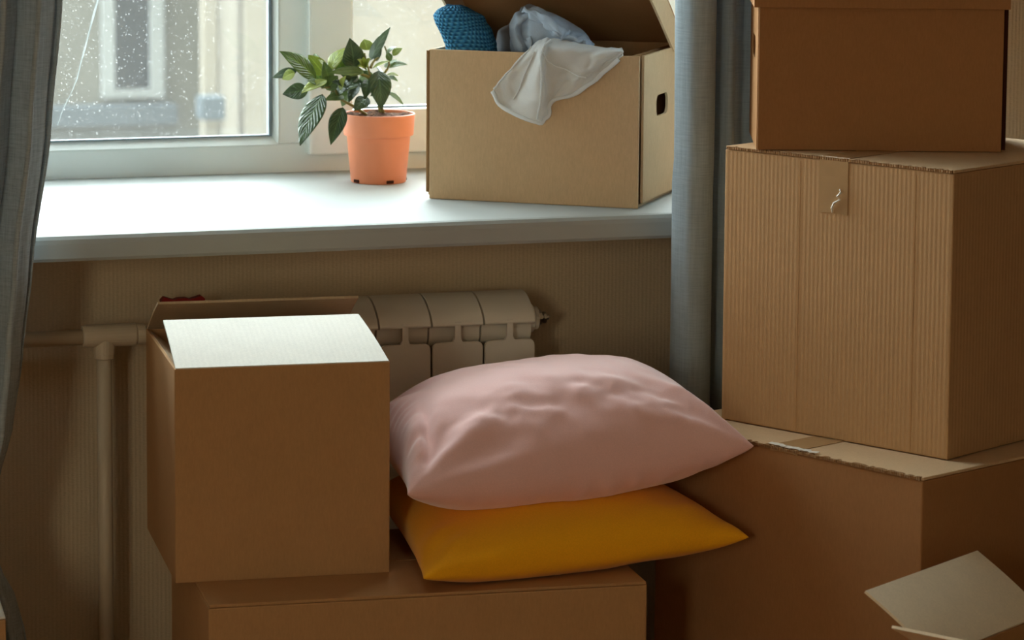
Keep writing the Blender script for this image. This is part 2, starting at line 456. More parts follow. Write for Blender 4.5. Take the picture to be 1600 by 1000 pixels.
# opening sash on the right, standing proud of the frame
SX0, SX1, SZ0 = -.2155, WX1-.03, .8285
sash = bmesh.new()
add_box(sash, (SX0, YF-.02, SZ0-ZS), (-.1425, YF+.045, ZT+.03-ZS), .004); add_box(sash, (SX1-.073, YF-.02, SZ0-ZS), (SX1, YF+.045, ZT+.03-ZS), .004)
add_box(sash, (-.1425, YF-.0195, SZ0-ZS), (SX1-.073, YF+.045, .9-ZS), .004); add_box(sash, (-.1425, YF-.0195, ZT-.043-ZS), (SX1-.073, YF+.045, ZT+.03-ZS), .004)
sash = bm_obj('window_sash', sash, M['pvc'], win)
wbox('gasket', (-.1435, YF-.0, .8985), (SX1-.073, YF+.012, .9025), M['gasket'], 0, sash)
wbox('gasket', (-.144, YF-.0, .90), (-.1405, YF+.012, ZT-.04), M['gasket'], 0, sash)
wbox('pane', (-.15, YF+.008, .895), (SX1-.07, YF+.014, ZT-.04), M['glass'], 0, sash)
# crack running over the fixed pane
cp = [(156, -30), (153, 0), (147, 22), (139, 52), (133, 76), (126, 100), (121, 122), (113, 142), (104, 160), (96, 178), (90, 196)]
cb = bmesh.new(); wd = [1.0, 1.2, 1.5, .7, 1.2, .6, .8, .4, .5, .3, .2]
L = []
for (x, y), w in zip(cp, wd):
    p = at(x, y, YF+.022); L.append((Vector((p.x-w*.001, p.y, p.z-ZS)), Vector((p.x+w*.001, p.y, p.z-ZS))))
vv = [[cb.verts.new(q) for q in (a, b, b+Vector((0, .002, 0)), a+Vector((0, .002, 0)))] for a, b in L]
for a, b in zip(vv, vv[1:]):
    for i in range(4): cb.faces.new((a[i], a[(i+1) % 4], b[(i+1) % 4], b[i]))
bm_obj('crack', cb, M['crack'], win)
# sill board with rounded nose
sb = bmesh.new()
prof = [(.50, .8), (-.188, .8), (-.1945, .7985), (-.199, .794), (-.2, .788), (-.2, .768), (-.197, .7635), (-.19, .7625), (.50, .7625)]
a = [sb.verts.new((WX0-.05, y, z-ZS)) for y, z in prof]; b = [sb.verts.new((WX1+.04, y, z-ZS)) for y, z in prof]
n = len(prof)
for i in range(n): sb.faces.new((a[i], a[(i+1) % n], b[(i+1) % n], b[i]))
sb.faces.new(a); sb.faces.new(b[::-1])
o = bm_obj('window_sill', sb, M['sill'], win); o['label'] = 'deep white window sill board with rounded front edge'

# unseen window added at the camera's back to give fill light
w2 = struct(empty('window_fill', ((BX0+BX1)/2, RY0-.1, BZ0)), 'added unseen window in the rear wall for fill light')
hw, hh = (BX1-BX0)/2, BZ1-BZ0
fb = bmesh.new()
add_box(fb, (-hw, -.035, 0), (hw, .035, .06)); add_box(fb, (-hw, -.035, hh-.06), (hw, .035, hh))
for x in (-hw, -hw/3-.03, hw/3-.03, hw-.06): add_box(fb, (x, -.035, .06), (x+.06, .035, hh-.06))
bm_obj('window_frame', fb, M['pvc'], w2)
for x in (-hw+.06, -hw/3+.03, hw/3+.03): box_obj('pane', (x, -.004, .06), (x+hw*2/3-.07, .004, hh-.06), M['glass2'], w2)

# amber sheet added across it to warm the fill light
rows = [[(-hw-.1+(2*hw+.2)*j/80, .16+.02*math.sin(j*.9), -.1+(hh+.25)*i) for j in range(81)] for i in range(2)]
link('fill_tint_sheet', grid_mesh('fill_tint_sheet', rows), M['amber'], w2, True)
# ------------------------------------------------------------------ outside
struct(box_obj('street', (-120, .7, -9.2), (120, 140, -9), M['street']))
ob = bmesh.new()   # unseen outside face of our own building, raised high to shade the far facades
add_box(ob, (-60, .02, H+.1), (60, WT, 45)); add_box(ob, (-60, .02, -9), (60, WT, -.1))
add_box(ob, (-60, .02, -.1), (RX0-.2, WT, H+.1)); add_box(ob, (RX1+.2, .02, -.1), (60, WT, H+.1))
struct(bm_obj('wall_outside', ob, M['facade_g']))
struct(box_obj('courtyard', (-120, -140, -9.2), (120, -5.7, -9), M['street']))
YB = 22.0
def far(name, x0, x1, y0, y1, Ya, Yb, mat, parent, base):
    a = at(x0, y1, Ya); b = at(x1, y0, Ya)
    return box_obj(name, (a.x-base.x, Ya-base.y, a.z-base.z), (b.x-base.x, Yb-base.y, b.z-base.z), mat, parent)
xa, xb = at(-900, 0, YB).x, at(338, 0, YB).x
bA = empty('apartment_building', ((xa+xb)/2, YB+2, -9)); base = Vector(bA.location)
tag(bA, 'blurred grey beige building with white framed window behind rainy glass', 'building')
box_obj('wall', (xa-base.x, -2, 0), (xb-base.x, 3, 14.5), M['facade_g'], bA)
pw = at(232, 0, YB).x - at(175, 0, YB).x
def far_window(dx, dz):
    def bx(nm, x0, x1, y0, y1, dy0, dy1, mat, par):
        a = at(x0, y1, YB); b = at(x1, y0, YB)
        return box_obj(nm, (a.x-base.x+dx, -2+dy0, a.z-base.z+dz), (b.x-base.x+dx, -2+dy1, b.z-base.z+dz), mat, par)
    p = bx('pane', 170, 238, -220, 140, -.03, .02, M['darkpane'], bA)
    bx('window_frame', 158, 174, -230, 152, -.08, .02, M['facade_w'], bA)
    bx('window_frame', 233, 252, -230, 152, -.08, .02, M['facade_w'], bA)
    bx('window_frame', 174, 233, 138, 152, -.075, .02, M['facade_w'], bA)
    bx('window_frame', 174, 233, -230, -215, -.075, .02, M['facade_w'], bA)
    bx('ledge', 60, 268, 160, 194, -.25, .02, M['facade_d'], bA)
for dx in (0, -1.6, -3.2):
    for dz in (0, 3.1, -3.1, -6.2): far_window(dx, dz)
xc = at(1500, 0, YB-1).x; xd = xb+.02
bC = empty('apartment_building', ((xd+xc)/2, YB+1, -9)); base2 = Vector(bC.location)
tag(bC, 'blurred cream building seen through window right of the grey one', 'building')
box_obj('wall', (xd-base2.x, -2, 0), (xc-base2.x, 4, 15), M['facade_c'], bC)
far('drainpipe', 322, 338, -400, 900, YB-.95, YB-.8, M['facade_c'], bC, base2)
far('wall_box', 316, 352, 152, 188, YB-1.25, YB-1, M['facade_d'], bC, base2)
for i in range(5):
    for z in (5.4, 9.4):
        x = xd-base2.x+1.6+i*1.5
        box_obj('window_frame', (x-.06, -2.06, z-.06), (x+.86, -1.95, z+1.36), M['facade_w'], bC)
        box_obj('pane', (x, -2.08, z), (x+.8, -2.04, z+1.3), M['darkpane'], bC)

# ------------------------------------------------------------------ radiator and pipes
def rad_section():
    bm = bmesh.new(); w = .0385
    # top header: rounded hood profile in YZ extruded along X (local origin: section centre, wall side y=0, z=0 bottom)
    ctrl = [(.030, .535), (.030, .562), (.034, .572), (.045, .5795), (.060, .582), (.078, .580), (.094, .574), (.108, .5655), (.118, .557), (.1245, .5475), (.1250, .5435), (.122, .5415),
            (.110, .5400), (.1065, .535), (.1050, .522), (.098, .511), (.085, .505), (.06, .503), (.04, .511)]
    prof = [(p.x, p.y) for p in catmull([(a, b, 0) for a, b in ctrl], 60)]
    def extr(prof, x0, x1):
        a = [bm.verts.new((x0, -y, z)) for y, z in prof]; b = [bm.verts.new((x1, -y, z)) for y, z in prof]
        n = len(prof)
        for i in range(n): bm.faces.new((a[i], a[(i+1) % n], b[(i+1) % n], b[i]))
        bm.faces.new(a); bm.faces.new(b[::-1])
    extr(prof, -w, w)
    extr([(y, .60-z) for y, z in prof], -w, w)
    # rear fin and core tube
    add_box(bm, (-w+.003, -.034, .06), (w-.003, -.030, .50), .0008)
    add_box(bm, (-.012, -.085, .06), (.012, -.055, .52), .003)
    add_box(bm, (-.0015, -.112, .06), (.0015, -.03, .52))
    return bm
def rad_panel():
    bm = bmesh.new()
    pts = rrect(-.038, .038, .09, .4745, .007)
    # neck joins the panel to the header
    loop = [(-.0045, .549), (-.0045, .524), (-.0075, .5185)] + [p for p in rrect(-.038, .038, .05, .5180, .008, 4)[5:]] + [p for p in rrect(-.038, .038, .05, .5180, .008, 4)[:5]] + [(.0075, .5185), (.0045, .524), (.0045, .549)]
    tri = tessellate_polygon([[Vector((x, z, 0)) for x, z in loop]])
    A = [bm.verts.new((x, -.125, z)) for x, z in loop]; B = [bm.verts.new((x, -.119, z)) for x, z in loop]
    for t in tri: bm.faces.new([A[i] for i in t]); bm.faces.new([B[i] for i in reversed(t)])
    n = len(loop)
    for i in range(n): bm.faces.new((A[i], A[(i+1) % n], B[(i+1) % n], B[i]))
    return bm
RZ = .0885+.003
radi = tag(empty('radiator', (-.24, 0, RZ)), 'cream sectional radiator on the wall under the white sill', 'radiator')
s0 = bm_obj('section', rad_section(), M['rad'], radi, True); s0.modifiers.new('edges', 'EDGE_SPLIT').split_angle = math.radians(38); s0.location = (.2, 0, 0)
p0 = bm_obj('front_panel', rad_panel(), M['rad'], s0)
for i in range(1, 6):
    s = s0.copy(); COL.objects.link(s); s.parent = radi; s.location = (.2-.08*i, 0, 0)
    q = p0.copy(); COL.objects.link(q); q.parent = s
bm = bmesh.new(); add_lathe(bm, [(.019, .238), (.021, .241), (.021, .248), (.017, .251), (.017, .256)], 24, 'X', (0, -.078, .541))
pl = bm_obj('end_plug', bm, M['rad'], radi)
bm = bmesh.new(); add_lathe(bm, [(.012, .256), (.012, .262), (.006, .262), (.006, .266), (.009, .266), (.009, .270), (.004, .270), (.004, .275)], 8, 'X', (0, -.078, .541))
bm_obj('air_valve', bm, M['steel'], pl)
# wall hooks seen in the gaps
for x in (.065,):
    box_obj('bracket', (x, -.10, .49), (x+.004, -.015, .530), M['pipe'], radi, .001)

PY, PZ = -.075, .6345
pipe = tag(empty('heating_pipe', (-.634, PY, 0)), 'cream painted heating pipe with tee beside the left curtain', 'pipe')
bm = bmesh.new(); add_lathe(bm, [(.0112, -1.4), (.0112, -.02)], 24, 'X', (0, 0, PZ))
bm_obj('horizontal_pipe', bm, M['pipe'], pipe, True)
bm = bmesh.new(); add_lathe(bm, [(.0108, 0.0), (.0108, PZ)], 24, 'Z'); bm_obj('vertical_pipe', bm, M['pipe'], pipe, True)
bm = bmesh.new()
add_lathe(bm, [(.012, -.032), (.0155, -.031), (.0165, -.027), (.0165, .044), (.0155, .046)], 24, 'X', (0, 0, PZ+.001))
add_lathe(bm, [(.014, PZ-.026), (.0155, PZ-.025), (.0155, PZ)], 24, 'Z')
add_lathe(bm, [(.0108, PZ-.033), (.0145, PZ-.0315), (.0148, PZ-.024), (.0125, PZ-.02)], 24, 'Z')
bm_obj('tee_fitting', bm, M['pipe'], pipe)
bm = bmesh.new()
add_lathe(bm, [(.0125, .046), (.0152, .047), (.0152, .058), (.0125, .0595), (.0112, .06), (.0112, .10)], 24, 'X', (0, 0, PZ+.001))
bm_obj('union_nut', bm, M['pipe'], pipe)
bm = bmesh.new()
add_lathe(bm, [(.014, .10), (.017, .102), (.017, .125), (.012, .128), (.012, .152)], 12, 'X', (0, 0, PZ+.001))
add_lathe(bm, [(.008, PZ+.012), (.008, PZ+.032), (.005, PZ+.034), (.005, PZ+.046)], 12, 'Z', (.115, 0, 0))
vb = bm_obj('valve_body', bm, M['steel'], pipe)
def butterfly():
    bm = bmesh.new(); prof = [(-.031, .012), (-.026, .017), (-.012, .0125), (-.006, .0145), (.006, .0145), (.012, .0125), (.028, .017), (.033, .013), (.032, -.002), (.012, -.005), (-.012, -.005), (-.03, -.002)]
    A = [bm.verts.new((x, -.007, z)) for x, z in prof]; B = [bm.verts.new((x, .007, z)) for x, z in prof]
    n = len(prof); bm.faces.new(A); bm.faces.new(B[::-1])
    for i in range(n): bm.faces.new((A[i], A[(i+1) % n], B[(i+1) % n], B[i]))
    return bm
hd = bm_obj('valve_handle', butterfly(), M['redplastic'], pipe); hd.location = (.113, 0, PZ+.0365); hd['label'] = 'red butterfly valve handle'
# return pipe low down with its own red handle
bm = bmesh.new(); add_lathe(bm, [(.0108, 0), (.0108, .152)], 24, 'X', (0, 0, .125)); bm_obj('return_pipe', bm, M['pipe'], pipe, True)
h2 = bm_obj('valve_handle', butterfly(), M['redplastic'], pipe); h2.location = (.105, -.01, .165)

# ------------------------------------------------------------------ cardboard boxes
TH = .004
def carton_root(name, x, y, a, w, d, z):
    u = Vector((math.cos(a), math.sin(a), 0)); v = Vector((-math.sin(a), math.cos(a), 0))
    c = Vector((x, y, z))+u*w/2+v*d/2
    return empty(name, c, a)
def shell(parent, w, d, h, mat, inner, bottom=True, bev=.0012):
    bm = bmesh.new()
    add_box(bm, (-w/2, -d/2, 0), (w/2, -d/2+TH, h), bev); add_box(bm, (-w/2, d/2-TH, 0), (w/2, d/2, h), bev)
    add_box(bm, (-w/2, -d/2+TH, 0), (-w/2+TH, d/2-TH, h), bev); add_box(bm, (w/2-TH, -d/2+TH, 0), (w/2, d/2-TH, h), bev)
    add_box(bm, (-w/2+TH, -d/2+TH, 0), (w/2-TH, d/2-TH, TH), 0)
    return bm_obj('body', bm, mat, parent)
def flap(parent, w, l, hinge, ang, axis_rz, mat, taper=0.0, name='flap', tap2=None, th=.0035):
    """board hinged at local origin along x, extending to +y, rotated up by ang about x, then turned about z"""
    bm = bmesh.new(); t2 = taper if tap2 is None else tap2
    n = 10; rows = []
    for z in (0, th):
        r = []
        for i in range(n+1):
            s = i/n; y = l*s
            bow = .0025*math.sin(s*3.1)
            r.append((bm.verts.new((-w/2+taper*s, y, z+bow)), bm.verts.new((w/2-t2*s, y, z+bow))))
        rows.append(r)
    A, B = rows
    for i in range(n):
        bm.faces.new((A[i][0], A[i+1][0], A[i+1][1], A[i][1])); bm.faces.new((B[i][0], B[i][1], B[i+1][1], B[i+1][0]))
        bm.faces.new((A[i][0], B[i][0], B[i+1][0], A[i+1][0])); bm.faces.new((A[i][1], A[i+1][1], B[i+1][1], B[i][1]))
    bm.faces.new((A[0][0], A[0][1], B[0][1], B[0][0])); bm.faces.new((A[n][0], B[n][0], B[n][1], A[n][1]))
    o = bm_obj(name, bm, mat, parent)
    o.matrix_local = Matrix.Translation(hinge) @ Matrix.Rotation(axis_rz, 4, 'Z') @ Matrix.Rotation(ang, 4, 'X')
    return o
def ragged_edge(parent, x0, x1, y, z, mat, amp=.0018, name='torn_edge', seed=0):
    """rough exposed flute strip along a top edge (local x)"""
    rnd = random.Random(seed); bm = bmesh.new(); n = 90; vs = []
    for i in range(n+1):
        x = x0+(x1-x0)*i/n; a = rnd.random()*amp; b = rnd.random()*amp*.7
        vs.append([bm.verts.new(q) for q in ((x, y-.0012-b*.5, z-.003), (x, y-.0012-b, z+a*.6), (x, y+.004, z+.0006+a*.4), (x, y+.004, z-.003))])
    for a, b in zip(vs, vs[1:]):
        for i in range(4): bm.faces.new((a[i], a[(i+1) % 4], b[(i+1) % 4], b[i]))
    bm.faces.new(vs[0]); bm.faces.new(vs[-1][::-1])
    return bm_obj(name, bm, mat, parent)
def closed_carton(name, x, y, a, w, d, h, z, mat, topmat, label, seam='y'):
    r = carton_root(name, x, y, a, w, d, z); tag(r, label, 'box')
    hb = h-.0045
    bm = bmesh.new(); add_box(bm, (-w/2, -d/2, 0), (w/2, d/2, hb), .0022); bm_obj('body', bm, mat, r)
    for sx in (-1, 1):
        bm = bmesh.new()
        if seam == 'y':
            lo, hi = sorted((sx*(w/2-.0005), sx*.0012)); add_box(bm, (lo, -d/2+.0012, hb+.0004), (hi, d/2-.0012, h), .0012)
        else:
            lo, hi = sorted((sx*(d/2-.0005), sx*.0012)); add_box(bm, (-w/2+.0012, lo, hb+.0004), (w/2-.0012, hi, h), .0012)
        bm_obj('flap', bm, topmat, r)
    return r
def tape_strip(parent, x, wd, d, h, drop, mat):
    """packing tape over the seam, folded down the front face"""
    bm = bmesh.new(); rnd = random.Random(3)
    a = [(d/2-.002, h+.0006), (-d/2+.003, h+.0006), (-d/2-.0009, h-.0035), (-d/2-.0007, h-drop)]
    prev = None
    for j, (y, z) in enumerate(a):
        ex = rnd.uniform(-.0015, .0015) if j == 3 else 0
        row = [bm.verts.new((x-wd/2, y, z+ex)), bm.verts.new((x, y, z-ex)), bm.verts.new((x+wd/2, y, z+ex*.5))]
        if prev:
            for i in range(2): bm.faces.new((prev[i], prev[i+1], row[i+1], row[i]))
        prev = row
    o = bm_obj('tape', bm, mat, parent); solid(o, .0004, 0); return o

R = math.radians
# long low box carrying the open box and the cushions
bB = closed_carton('cardboard_box', -.6040, -.6350, R(-3.99), .5830, .36, .38, 0, M['kraft'], M['kraft'], 'long low closed cardboard box under the open box and both cushions', seam='x')
# open box
wA, dA, hA = .2858, .3122, .2853
bA_ = carton_root('cardboard_box', -.6218, -.514, R(-4.33), wA, dA, .38)
tag(bA_, 'open cardboard box with bright pale front flap, standing before the radiator', 'box')
shell(bA_, wA, dA, hA, M['kraft'], M['kraft_in'])
flap(bA_, wA-.003, .150, (0, -dA/2+.001, hA-.002), R(15), 0, M['flap_daylit'], taper=.002, tap2=.014)
flap(bA_, wA-.004, .118, (0, dA/2-.001, hA-.002), R(27), math.pi, M['kraft_in'], taper=.002, tap2=.002)
flap(bA_, dA-.012, .11, (-wA/2+.002, 0, hA-.003), R(-42), -math.pi/2, M['kraft_in'], taper=.006)
flap(bA_, dA-.012, .11, (wA/2-.002, 0, hA-.003), R(-42), math.pi/2, M['kraft_in'], taper=.006)
# stacked boxes on the right
wC, dC, hC = .4854, .56, .54
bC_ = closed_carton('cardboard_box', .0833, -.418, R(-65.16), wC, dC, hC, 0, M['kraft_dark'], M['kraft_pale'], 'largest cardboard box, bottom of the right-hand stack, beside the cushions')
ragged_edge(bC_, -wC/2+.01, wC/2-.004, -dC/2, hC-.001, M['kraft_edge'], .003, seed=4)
tape_strip(bC_, 0, .05, dC, hC, .006, M['tape'])
rnd = random.Random(11)
for i in range(3):
    x = -.03+i*.028; bm = bmesh.new()
    pts = [(x+j*.005, -dC/2-.001+.002*rnd.random(), hC+.0012+.0015*rnd.random()) for j in range(7)]
    vs = [[bm.verts.new(p), bm.verts.new((p[0], p[1]+.006+.003*rnd.random(), p[2]+.0008))] for p in pts]
    for a, b in zip(vs, vs[1:]): bm.faces.new((a[0], b[0], b[1], a[1]))
    solid(bm_obj('tape_scrap', bm, M['tear'], bC_), .0004)
wD, dD, hD = .3861, .37, .3859
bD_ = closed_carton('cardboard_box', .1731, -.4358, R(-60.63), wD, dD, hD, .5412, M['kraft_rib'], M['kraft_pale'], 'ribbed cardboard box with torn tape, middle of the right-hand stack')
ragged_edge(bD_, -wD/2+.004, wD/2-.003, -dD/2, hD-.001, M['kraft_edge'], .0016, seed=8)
tape_strip(bD_, -.003, .048, dD, hD, .076, M['tape'])
bm = bmesh.new()
pts = [(.008, hD-.042, .0), (.0115, hD-.046, .002), (.0065, hD-.051, .003), (.0095, hD-.056, .0015), (.001, hD-.061, .003), (-.003, hD-.068, .002), (-.004, hD-.075, .0005)]
add_tube(bm, [(x, -dD/2-.0016-y, z) for x, z, y in pts], [.0006, .0012, .0016, .0013, .0018, .0016, .0006], 6)
bm_obj('tape_tear', bm, M['tear'], bD_)
for x in (-.062, .131):    # faint pressed creases
    box_obj('crease', (x, -dD/2-.0004, .003), (x+.0016, -dD/2+.001, hD-.01), M['kraft_rib'], bD_)
# lidded box on top
wE, dE, hE = .3339, .22, .2096
aE = R(-19.23); zE = .5412+hD+.0008
bE_ = carton_root('cardboard_box', .1966, -.4957, aE, wE, dE, zE)
tag(bE_, 'lidded cardboard box, topmost of the right-hand stack, cut off by the photo edge', 'box')
bm = bmesh.new()
add_box(bm, (-wE/2, -dE/2, 0), (wE/2, -dE/2+TH, hE), .001); add_box(bm, (-wE/2, dE/2-TH, 0), (wE/2, dE/2, hE), .001)
add_box(bm, (-wE/2+TH, -dE/2+TH, 0), (wE/2-TH, dE/2-TH, TH))
bm_obj('body', bm, M['kraft_dark'], bE_)
for s in (-1, 1):
    xs = s*(wE/2+.0012)
    xf = Matrix.Translation((xs, 0, 0)) @ Matrix.Rotation(s*math.pi/2, 4, 'Z')
    panel_hole('side_panel', [(-dE/2+(.009 if s > 0 else .003), 0), (dE/2-.003, 0), (dE/2-.003, hE), (-dE/2+(.009 if s > 0 else .003), hE)], [rrect(-.04, .04, .12, .15, .014)], TH, M['kraft_dark'], bE_, xf)
box_obj('board_edge', (wE/2+.0006, -dE/2+.0045, .002), (wE/2+.0062, -dE/2+.009, hE-.012), M['hole'], bE_, .0006)  # side board edge coloured near black for the shade in its recess
bm = bmesh.new(); e = .0075; z0 = hE-.0135
add_box(bm, (-wE/2-e, -dE/2-e, z0), (wE/2+e, -dE/2-e+TH, z0+.07), .001); add_box(bm, (-wE/2-e, dE/2+e-TH, z0), (wE/2+e, dE/2+e, z0+.07), .001)
add_box(bm, (-wE/2-e, -dE/2-e+TH, z0), (-wE/2-e+TH, dE/2+e-TH, z0+.07), .001); add_box(bm, (wE/2+e-TH, -dE/2-e+TH, z0), (wE/2+e, dE/2+e-TH, z0+.07), .001)
add_box(bm, (-wE/2-e, -dE/2-e, z0+.07), (wE/2+e, dE/2+e, z0+.074), .001)
bm_obj('lid', bm, M['kraft_dark'], bE_)

# box with clothes on the sill
wF, dF, hF = .3269, .25, .2263; aF = R(-35.26)
bF = carton_root('cardboard_box', -.1158, .0459, aF, wF, dF, .8003)
tag(bF, 'open cardboard box with half-raised lid and hand hole, full of clothes on the sill', 'box')
bm = bmesh.new(); add_box(bm, (-wF/2, -dF/2, 0), (wF/2, -dF/2+TH, hF), .0014); bm_obj('front_panel', bm, M['kraft_soft'], bF)
bm = bmesh.new(); add_box(bm, (-wF/2, dF/2-TH, 0), (wF/2, dF/2, hF), .001); bm_obj('back_panel', bm, M['kraft'], bF)
box_obj('bottom', (-wF/2+TH, -dF/2+TH, 0), (wF/2-TH, dF/2-TH, TH), M['kraft_in'], bF)
for s in (-1, 1):
    xs = s*(wF/2+.0018)
    # rotation puts the board's +Y (thickness) inwards
    xf = Matrix.Translation((xs, 0, 0)) @ Matrix.Rotation(s*math.pi/2, 4, 'Z')
    hy = rrect(-.034, .034, .128, .160, .013)
    panel_hole('side_panel', [(-dF/2+.0200 if s > 0 else -dF/2+.002, .006), (dF/2-.002, .006), (dF/2-.002, hF-.001), (-dF/2+.0200 if s > 0 else -dF/2+.002, hF-.001)], [hy], TH, M['kraft_pale'], bF, xf)
    # inner doubled board, its slot a little offset
    xf2 = Matrix.Translation((s*(wF/2-.020), 0, 0)) @ Matrix.Rotation(s*math.pi/2, 4, 'Z')
    panel_hole('side_lining', [(-dF/2+.0045, .004), (dF/2-.0045, .004), (dF/2-.0045, hF-.003), (-dF/2+.0045, hF-.003)], [rrect(-.031, .037, .130, .158, .012)], .003, M['kraft'], bF, xf2)
box_obj('board_edge', (-wF/2-.0052, -dF/2+.0004, .010), (-wF/2-.0004, -dF/2+.003, hF-.002), M['kraft_edge'], bF, .0008)
# lid: top board plus side flanges and front flange
lid = empty('lid', (0, 0, 0)); lid.parent = bF
lid.matrix_local = Matrix.Translation((0, dF/2-.001, hF)) @ Matrix.Rotation(math.pi, 4, 'Z') @ Matrix.Rotation(R(34), 4, 'X')
LL = .262
bm = bmesh.new(); add_box(bm, (-wF/2-.004, -.008, 0), (wF/2+.004, LL, TH), .001); lm = bm_obj('lid_board', bm, M['kraft_dark'], lid)  # darker kraft stands in for shade under the lid
for s in (-1, 1):
    fl = bmesh.new(); x = s*(wF/2+.004); x2 = x-s*.0035
    q = [(.006, 0), (.010, -.022), (.05, -.042), (LL, -.046), (LL, 0)]
    A = [fl.verts.new((x, y, z)) for y, z in q]; B = [fl.verts.new((x2, y, z)) for y, z in q]
    fl.faces.new(A); fl.faces.new(B[::-1])
    for i in range(5): fl.faces.new((A[i], A[(i+1) % 5], B[(i+1) % 5], B[i]))
    bm_obj('lid_flange', fl, M['kraft_pale'], lid)
box_obj('lid_flange', (-wF/2, LL-.004, -.046), (wF/2, LL, 0), M['kraft'], lid)

# open box at the lower right, near the camera
P1 = Vector((.121, -1.053, .45)); v_ = Vector((.831, .556, 0)).normalized(); u_ = Vector((v_.y, -v_.x, 0))
phi = R(33); fl_len = .12
hinge = P1 + u_*fl_len*math.cos(phi) - Vector((0, 0, fl_len*math.sin(phi)))
dH = .267; wH = .34; hH = hinge.z
aH = math.atan2(u_.y, u_.x)
bH = carton_root('cardboard_box', hinge.x, hinge.y, aH, wH, dH, 0)
tag(bH, 'open cardboard box with raised flaps at the bottom right corner of the photo', 'box')
shell(bH, wH, dH, hH, M['kraft'], M['kraft_in'])
flap(bH, dH, fl_len, (-wH/2, 0, hH-.001), phi, math.pi/2, M['flap_brightened'], taper=.0)
flap(bH, wH, .115, (0, -dH/2, hH-.001), R(31), math.pi, M['flap_brightened'], taper=.0)
flap(bH, dH, fl_len, (wH/2, 0, hH-.001), R(-20), -math.pi/2, M['kraft_pale'], taper=.002)
flap(bH, wH, .115, (0, dH/2, hH-.001), R(-65), 0, M['kraft_pale'], taper=.002)
# closed box whose corner peeps in at the lower left
gp = Vector((-.838, -.497, 0))
bG = empty('cardboard_box', gp+Vector((-.16, .08, 0)), R(-4)); tag(bG, 'cardboard box just peeping in at the lower left corner of the photo', 'box')
bm = bmesh.new(); add_box(bm, (-.16, -.08, 0), (.16, .08, .346), .002); bm_obj('body', bm, M['kraft'], bG)
for sx in (-1, 1):
    bm = bmesh.new(); lo, hi = sorted((sx*.1595, sx*.001)); add_box(bm, (lo, -.079, .3464), (hi, .079, .350), .001); bm_obj('flap', bm, M['flap_daylit'], bG)

# ------------------------------------------------------------------ cushions
def cushion_mesh(name, corners, top_h, bot_h, dent, kx, ky, e, n, wr_top, wr_bot, floor, ef=0):
    FL, FR, BR, BL = [Vector(c) for c in corners]
    ts = [math.sin(math.pi/2*(-1+2*i/n)) for i in range(n+1)]
    vs, fs = [], []; idx = {}
    def pos(u, v, side):
        uu = u*(1-kx*(1-v*v)*abs(u)**3); vv = v*(1-ky*(1-u*u)*abs(v)**3)
        a, b = (uu+1)/2, (vv+1)/2
        p = FL*(1-a)*(1-b)+FR*a*(1-b)+BR*a*b+BL*(1-a)*b
        pr = max(0, 1-u*u)**e*max(0, 1-v*v)**(e+(ef if v < 0 and side > 0 else 0))
        if side > 0: p = p + Vector((0, 0, top_h*pr)) + wr_top(u, v, pr)
        elif side < 0:
            p = p + Vector((0, 0, -bot_h*pr)) + wr_bot(u, v, pr)
        p.z += dent(u, v)
        if floor: p.z = max(p.z, floor(p)+.0012*(1 if side <= 0 else 2))
        return p
    for side in (1, -1):
        for j in range(n+1):
            for i in range(n+1):
                edge = i in (0, n) or j in (0, n)
                key = (i, j, 0 if edge else side)
                if key not in idx:
                    idx[key] = len(vs); vs.append(pos(ts[i], ts[j], 0 if edge else side))
        for j in range(n):
            for i in range(n):
                q = []
                for a, b in ((i, j), (i+1, j), (i+1, j+1), (i, j+1)):
                    ed = a in (0, n) or b in (0, n); q.append(idx[(a, b, 0 if ed else side)])
                if len(set(q)) == 4: fs.append(q if side > 0 else q[::-1])
    me = bpy.data.meshes.new(name); me.from_pydata([tuple(v) for v in vs], [], fs)
    for p in me.polygons: p.use_smooth = True
    return me
def N(x, y, z=0): return noise.noise(Vector((x, y, z)))
def ridge(x, y, z=0): return 1-2*abs(noise.noise(Vector((x, y, z))))

topB = .3812
bvh_list = []
def floorY(p):
    # resting on the long box; beyond its edges the cushion sags freely
    inx = min(1, max(0, (.0-p.x)/.03)); iny = min(1, max(0, (p.y+.672)/.012))
    return topB*inx*iny + (1-inx*iny)*(-9)
def wy_top(u, v, pr):
    w = .004*N(u*2.2+3, v*2.2) + .0025*pr*N(u*6, v*6, 2)
    c = max(0, abs(u)*abs(v)-.35)
    w += .006*c*math.sin(14*(u-v)+2*N(u*3, v*3))
    return Vector((0, 0, w*min(1, pr*2.6)))
def wy_bot(u, v, pr): return Vector((0, 0, .003*N(u*3, v*3, 5)))
def dent_y(u, v): return .010*math.sin((u+1)*1.5)*(1-v)/2*0
me = cushion_mesh('mustard_cushion', [(-.326, -.662, .402), (.137, -.636, .420), (.04, -.30, .455), (-.286, -.26, .43)],
                    .064, .052, dent_y, .05, .05, .42, 64, wy_top, wy_bot, floorY)
cy = link('cushion', me, M['yellow']); tag(cy, 'mustard yellow cushion squashed under the pink one', 'cushion')
bm = bmesh.new(); bm.from_mesh(me); bvY = BVHTree.FromBMesh(bm); bm.free()
def floorP(p):
    h = bvY.ray_cast(Vector((p.x, p.y, 2)), Vector((0, 0, -1)))
    z = h[0].z if h[0] else -9
    rel = Vector((p.x-.0833, p.y+.418)); ca, sa = math.cos(math.radians(-65.16)), math.sin(math.radians(-65.16))
    a, b = rel.x*ca+rel.y*sa, -rel.x*sa+rel.y*ca       # inside the big box's plan
    if a > 0 and b > -.004: z = max(z, .5425)
    return z
